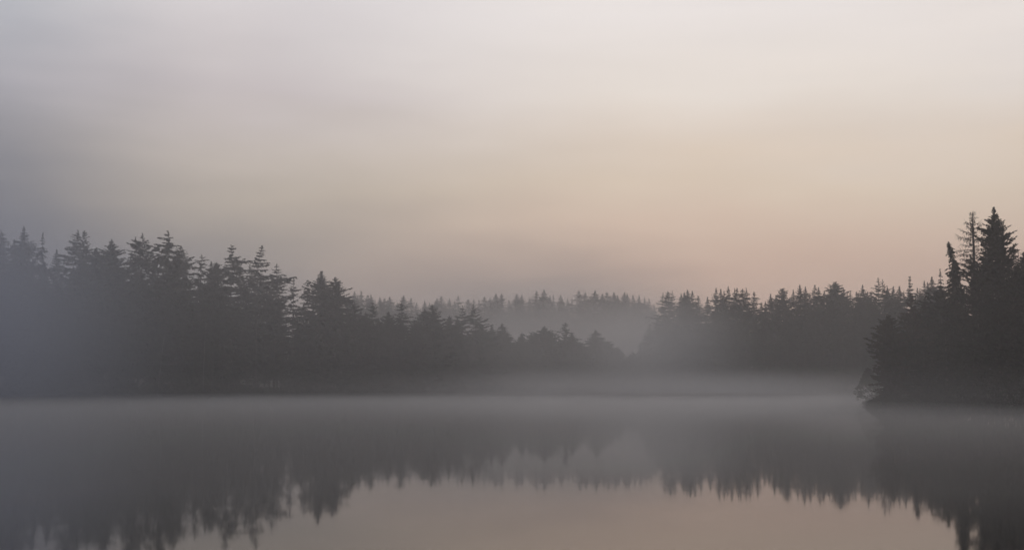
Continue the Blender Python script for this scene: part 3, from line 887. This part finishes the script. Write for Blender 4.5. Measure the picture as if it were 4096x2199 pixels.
# limb outlines in the enlarged view: start row on the trunk, then points outward; hang = how much lichen and twigs hang from it
LIMB = [
    (215, [(985, 205), (966, 192)], .3), (222, [(1030, 205), (1043, 178)], .3), (200, [(992, 185), (975, 180)], .2), (190, [(1018, 178), (1030, 168)], .2),
    (245, [(990, 246), (965, 246)], .3), (247, [(1035, 246), (1054, 238)], .3), (285, [(995, 275), (985, 262)], .6), (300, [(1020, 295), (1028, 275)], .6),
    (340, [(975, 325), (942, 290)], .7), (372, [(960, 345), (925, 312), (900, 297)], .6), (410, [(950, 398), (905, 365), (872, 320)], .8),
    (350, [(1045, 338), (1083, 315)], .6), (415, [(1050, 390), (1085, 350), (1103, 322)], .7), (465, [(940, 445), (880, 420), (815, 388)], .8),
    (470, [(1050, 465), (1085, 415), (1100, 375)], .5), (480, [(1045, 478), (1090, 500), (1118, 508)], .6), (550, [(930, 545), (850, 535), (785, 515), (738, 487)], 1.0),
    (510, [(960, 515), (905, 528), (868, 520)], .7), (545, [(1050, 548), (1100, 530), (1140, 502), (1165, 482)], .8), (555, [(1060, 555), (1120, 540), (1150, 520)], .6),
    (590, [(1040, 585), (1065, 560), (1090, 535)], .4), (632, [(965, 600), (910, 578), (865, 572)], .8), (628, [(950, 622), (900, 622), (862, 606)], .6),
    (635, [(1060, 630), (1100, 622), (1135, 615)], .6), (690, [(960, 683), (880, 690), (778, 700)], .8), (692, [(1060, 688), (1105, 686)], .5),
    (698, [(950, 712), (890, 740), (850, 762), (800, 765)], .7), (770, [(940, 770), (860, 770), (765, 762)], .7), (758, [(1060, 755), (1105, 745)], .5),
    (825, [(950, 822), (870, 820), (778, 832)], .7), (822, [(1060, 805), (1095, 778)], .4), (828, [(960, 850), (900, 885), (830, 882)], .6),
    (880, [(940, 890), (870, 900), (820, 890)], .5), (958, [(940, 960), (880, 962), (828, 958)], .6), (1015, [(950, 1010), (890, 1008), (850, 1015)], .5),
    (880, [(1055, 870), (1090, 850)], .4), (740, [(1040, 735), (1075, 695)], .4), (650, [(1040, 665), (1080, 680)], .4), (1040, [(960, 1045), (905, 1060)], .5),
]
rl = np.random.default_rng(5)
for j, (y0, pts, hg) in enumerate(LIMB):
    swing = rl.uniform(-0.8, 0.8)
    start = local7(tx(y0), y0)
    P = [start]
    for x, y in pts:
        e = local7(x, y)
        e[1] = swing * abs(e[0] - start[0])
        P.append(e)
    P = np.array(P)
    # smooth the limb
    tt = np.linspace(0, len(P) - 1, 9)
    P = np.stack([np.interp(tt, np.arange(len(P)), P[:, c]) for c in range(3)], -1)
    P[1:-1] = (P[:-2] + 2 * P[1:-1] + P[2:]) / 4 + rl.normal(size=(7, 3)) * 0.02
    ln = float(np.linalg.norm(P[-1] - P[0]))
    r0 = 0.020 + 0.011 * min(ln, 4.0)
    br = link('branch', mesh_from('branch', *tube(P, np.linspace(r0, 0.010, 9), 5), M_DEAD, True), larch)
    # twigs under and beside the limb, and beards of lichen hanging from it
    n = int(8 + 15 * ln)
    u = rl.uniform(0.08, 1.0, n)
    B = np.stack([np.interp(u * 8, np.arange(9), P[:, c]) for c in range(3)], -1)
    out_dir = (P[-1] - P[0]) / (ln + 1e-6)
    D = out_dir * rl.uniform(0.1, 0.9, n)[:, None] + np.array([0, 0, -1.0]) * rl.uniform(-0.25, 1.0, n)[:, None] + rl.normal(size=(n, 3)) * 0.4
    D /= np.linalg.norm(D, axis=1, keepdims=True)
    L_ = rl.uniform(0.12, 0.5, n) * (0.6 + 0.5 * hg)
    V, Q = sprays(B, D, L_, np.full(n, 0.012) + rl.random(n) * 0.010, rl)
    link('twigs', mesh_from('twigs', V, Q, M_DEAD), br)
    if hg >= .6:
        n = int(4 + 8 * ln * hg)
        u = rl.beta(2, 2.2, n)
        B = np.stack([np.interp(u * 8, np.arange(9), P[:, c]) for c in range(3)], -1)
        D = np.array([0, 0, -1.0]) + rl.normal(size=(n, 3)) * 0.22
        D /= np.linalg.norm(D, axis=1, keepdims=True)
        L_ = rl.uniform(0.12, 0.42, n) * hg
        V, Q = sprays(B, D, L_, 0.02 + L_ * 0.055, rl)
        link('lichen', mesh_from('lichen', V, Q, M_LICHEN), br)
# clumps of needles still clinging near the stem
n = 200
yy = rl.choice([285, 330, 385, 400, 455, 465, 500, 380, 440], n) + rl.normal(size=n) * 14
B = np.array([local7(tx(y) + rl.normal() * 16 - 6, y, rl.normal() * 0.22) for y in yy])
D = rl.normal(size=(n, 3)) + np.array([0, 0, -0.6])
D /= np.linalg.norm(D, axis=1, keepdims=True)
V, Q = sprays(B, D, rl.uniform(.1, .32, n), rl.uniform(.02, .045, n), rl)
link('needle_clumps', mesh_from('needle_clumps', V, Q, M_NEEDLE), larch)

# second, thin dead stems beside it and behind the fir
for pts, lab in (([(992, 1090), (985, 950), (975, 830), (960, 740)], 'thin dead stem standing just left of the bare larch trunk'),
                 ([(1632, 900), (1634, 800), (1636, 740), (1634, 690)], 'thin bare twiggy stem behind the right shoulder of the tallest fir')):
    D0 = 106.0 if pts[0][0] < 1200 else 110.0
    P = [ray_at(*q7(*t), D0) for t in pts]
    xb, zb = P[0].x, z_at(P[0].x, D0)
    P3 = np.array([(0, 0, -0.2)] + [(q.x - xb, 0, q.z - zb) for q in P])
    st = bpy.data.objects.new('dead_tree', None)
    COL.objects.link(st)
    st.location = (xb, D0, zb)
    tag(st, lab, 'tree', G_P)
    link('trunk', mesh_from('trunk', *tube(P3, [.07, .05, .04, .03, .012], 5), M_DEAD, True), st)
    for s_ in range(14):
        u = rl.uniform(1.2, 4.0)
        b0 = np.array([np.interp(u, np.arange(5), P3[:, c]) for c in range(3)])
        az = rl.uniform(0, 6.28)
        e = b0 + np.array([math.cos(az), math.sin(az), rl.uniform(-.1, .6)]) * rl.uniform(.3, .9)
        link('branch', mesh_from('branch', *tube([b0, (b0 + e) / 2 + np.array([0, 0, .05]), e], [.016, .012, .006], 4), M_DEAD), st)


# ---------------- undergrowth along the shores
def undergrowth(name, pts, spread, hgt, per_m, label, seed, leaf=.3):
    rng = np.random.default_rng(seed)
    Bs = []
    for (x0, y0), (x1, y1) in zip(pts[:-1], pts[1:]):
        ln = math.hypot(x1 - x0, y1 - y0)
        n = int(ln * per_m)
        u = rng.random(n)
        w = rng.random(n) ** 1.3 * spread
        nx, ny = -(y1 - y0) / ln, (x1 - x0) / ln
        Bs.append(np.stack([x0 + (x1 - x0) * u + nx * w, y0 + (y1 - y0) * u + ny * w], -1))
    B = np.concatenate(Bs)
    d = lake_distance(B[:, 0], B[:, 1])
    B = B[d > 0.05]
    d = d[d > 0.05]
    lump = 0.55 + 0.45 * np.sin(B[:, 0] * 0.8 + np.sin(B[:, 0] * 0.23) * 3)
    z = height(B[:, 0], B[:, 1]) + rng.random(len(B)) * hgt * lump * np.clip(d / 1.6, 0.15, 1)
    D = rng.normal(size=(len(B), 3)) * 0.7 + np.array([0, 0, 0.7])
    D /= np.linalg.norm(D, axis=1, keepdims=True)
    ln = rng.uniform(.5, 1.5, len(B)) * leaf
    V, Q = sprays(np.column_stack([B, z]), D, ln, ln * .3, rng)
    tag(link(name, mesh_from(name, V, Q, M_BUSH)), label, 'undergrowth', kind='stuff')


pl = lambda lst: [plan(a, b_) for a, b_ in lst]
undergrowth('undergrowth', pl([(-400, 174), (0, 186), (600, 190), (1100, 196), (1500, 203), (1800, 220), (2100, 244), (2400, 268), (2560, 284)]), 8, 5.0, 170,
            'dark low bushes along the shore under the left wood and spit', 31, .6)
undergrowth('undergrowth', pl([(2600, 292), (2650, 275), (2720, 268), (2950, 246), (3300, 219), (3600, 184), (3900, 160)]), 8, 5.0, 110, 'dark low bushes along the shore under the right wood', 32, .5)
undergrowth('undergrowth', pl([(3445, 113), (3465, 106), (3485, 99.5), (3560, 98), (3700, 95.5), (3900, 91), (4096, 86), (4300, 84)]), 6, 2.6, 420,
            'dark shoreline bushes on the promontory, tapering to a point at the water', 33, .26)

# ------------------------------------------------------------------ haze and mist
HAZE_DENSITY, HAZE_COL, HAZE_G = 0.0014, (0.95, 0.93, 0.93), 0.6


def box(name, lo, hi, mat):
    (x0, y0, z0), (x1, y1, z1) = lo, hi
    V = [(x, y, z) for z in (z0, z1) for y in (y0, y1) for x in (x0, x1)]
    Q = np.array([[0, 2, 3, 1], [4, 5, 7, 6], [0, 1, 5, 4], [2, 6, 7, 3], [0, 4, 6, 2], [1, 3, 7, 5]])
    return link(name, mesh_from(name, V, Q, mat))


tag(box('haze', (-640, -640, -2.7), (640, 640, 48), volume_material('haze_air', HAZE_DENSITY, HAZE_COL, HAZE_G)),
    'thin grey morning haze filling the air over lake and woods', 'haze', kind='stuff')


def bank(center, radii, density, label, color=(0.95, 0.93, 0.93), g=0.55, falloff=0.0, seg=(32, 16)):
    """A bank of mist: an ellipsoid of fog that thins out towards its edge."""
    nu, nv = seg
    th = np.linspace(0, np.pi, nv + 1)[1:-1]
    ph = np.linspace(0, 2 * np.pi, nu, endpoint=False)
    V = [(0, 0, 1.0)] + [(math.sin(t_) * math.cos(p_), math.sin(t_) * math.sin(p_), math.cos(t_)) for t_ in th for p_ in ph] + [(0, 0, -1.0)]
    T3, Q4 = [], []
    for j in range(nu):
        k = (j + 1) % nu
        T3.append((0, 1 + j, 1 + k))
        for i in range(nv - 2):
            Q4.append((1 + i * nu + j, 1 + (i + 1) * nu + j, 1 + (i + 1) * nu + k, 1 + i * nu + k))
        T3.append((len(V) - 1, 1 + (nv - 2) * nu + k, 1 + (nv - 2) * nu + j))
    o = link('mist_bank', mesh_from('mist_bank', V, [np.array(T3), np.array(Q4)], volume_material('mist', density, color, g, falloff)))
    o.location = center
    o.scale = radii
    return tag(o, label, 'mist', kind='stuff')


# thin layer lying on the water
tag(box('mist', (-230, 16, -1.2), (230, 372, 0.55), volume_material('surface_mist', 0.011, (0.95, 0.94, 0.95), 0.55)),
    'thin bright layer of mist lying on the lake surface', 'mist', kind='stuff')
# thick bank at the left
bank((-94, 150, 5), (57, 34, 40), 0.085, 'thick blue-grey mist veiling the left end of the left wood', color=(0.70, 0.75, 0.88), g=0.3)
# bank between the spit and the far ridge
bank((14, 338, 0), (92, 40, 33), 0.072, 'pale mist filling the valley between the spit and the far ridge', color=(0.83, 0.79, 0.77))
# mist before the middle and right shores
bank((18, 212, -2), (78, 42, 8.0), 0.064, 'low mist rising off the water before the middle and right shores')
bank((4, 212, 2), (62, 24, 24), 0.017, 'thin mist drifting before the low spit')
bank((-24, 182, -1), (90, 12, 6.5), 0.035, 'low mist along the foot of the left wood')
bank((-45, 178, 10), (64, 14, 34), 0.013, 'thin mist hanging before the left wood')
bank((32, 245, 7), (24, 14, 18), 0.075, 'mist veiling the left end of the right wood above the spit tip')
bank((34, 86, -0.5), (24, 9, 5), 0.030, 'low mist along the foot of the promontory')
bank((30, 90, 3), (16, 9, 13), 0.011, 'thin mist drifting before the left side of the promontory')
bank((38, 186, -1), (34, 26, 6.5), 0.045, 'low mist on the water before the foot of the right wood')
bank((33, 110, 0), (11, 6, 4.5), 0.06, 'low mist round the tip of the promontory')

# joined pieces too small to pick apart
for o in bpy.data.objects:
    if o.parent is not None and o.name.split('.')[0] in ('limbs', 'twigs', 'lichen', 'needle_clumps'):
        o['kind'] = 'stuff'
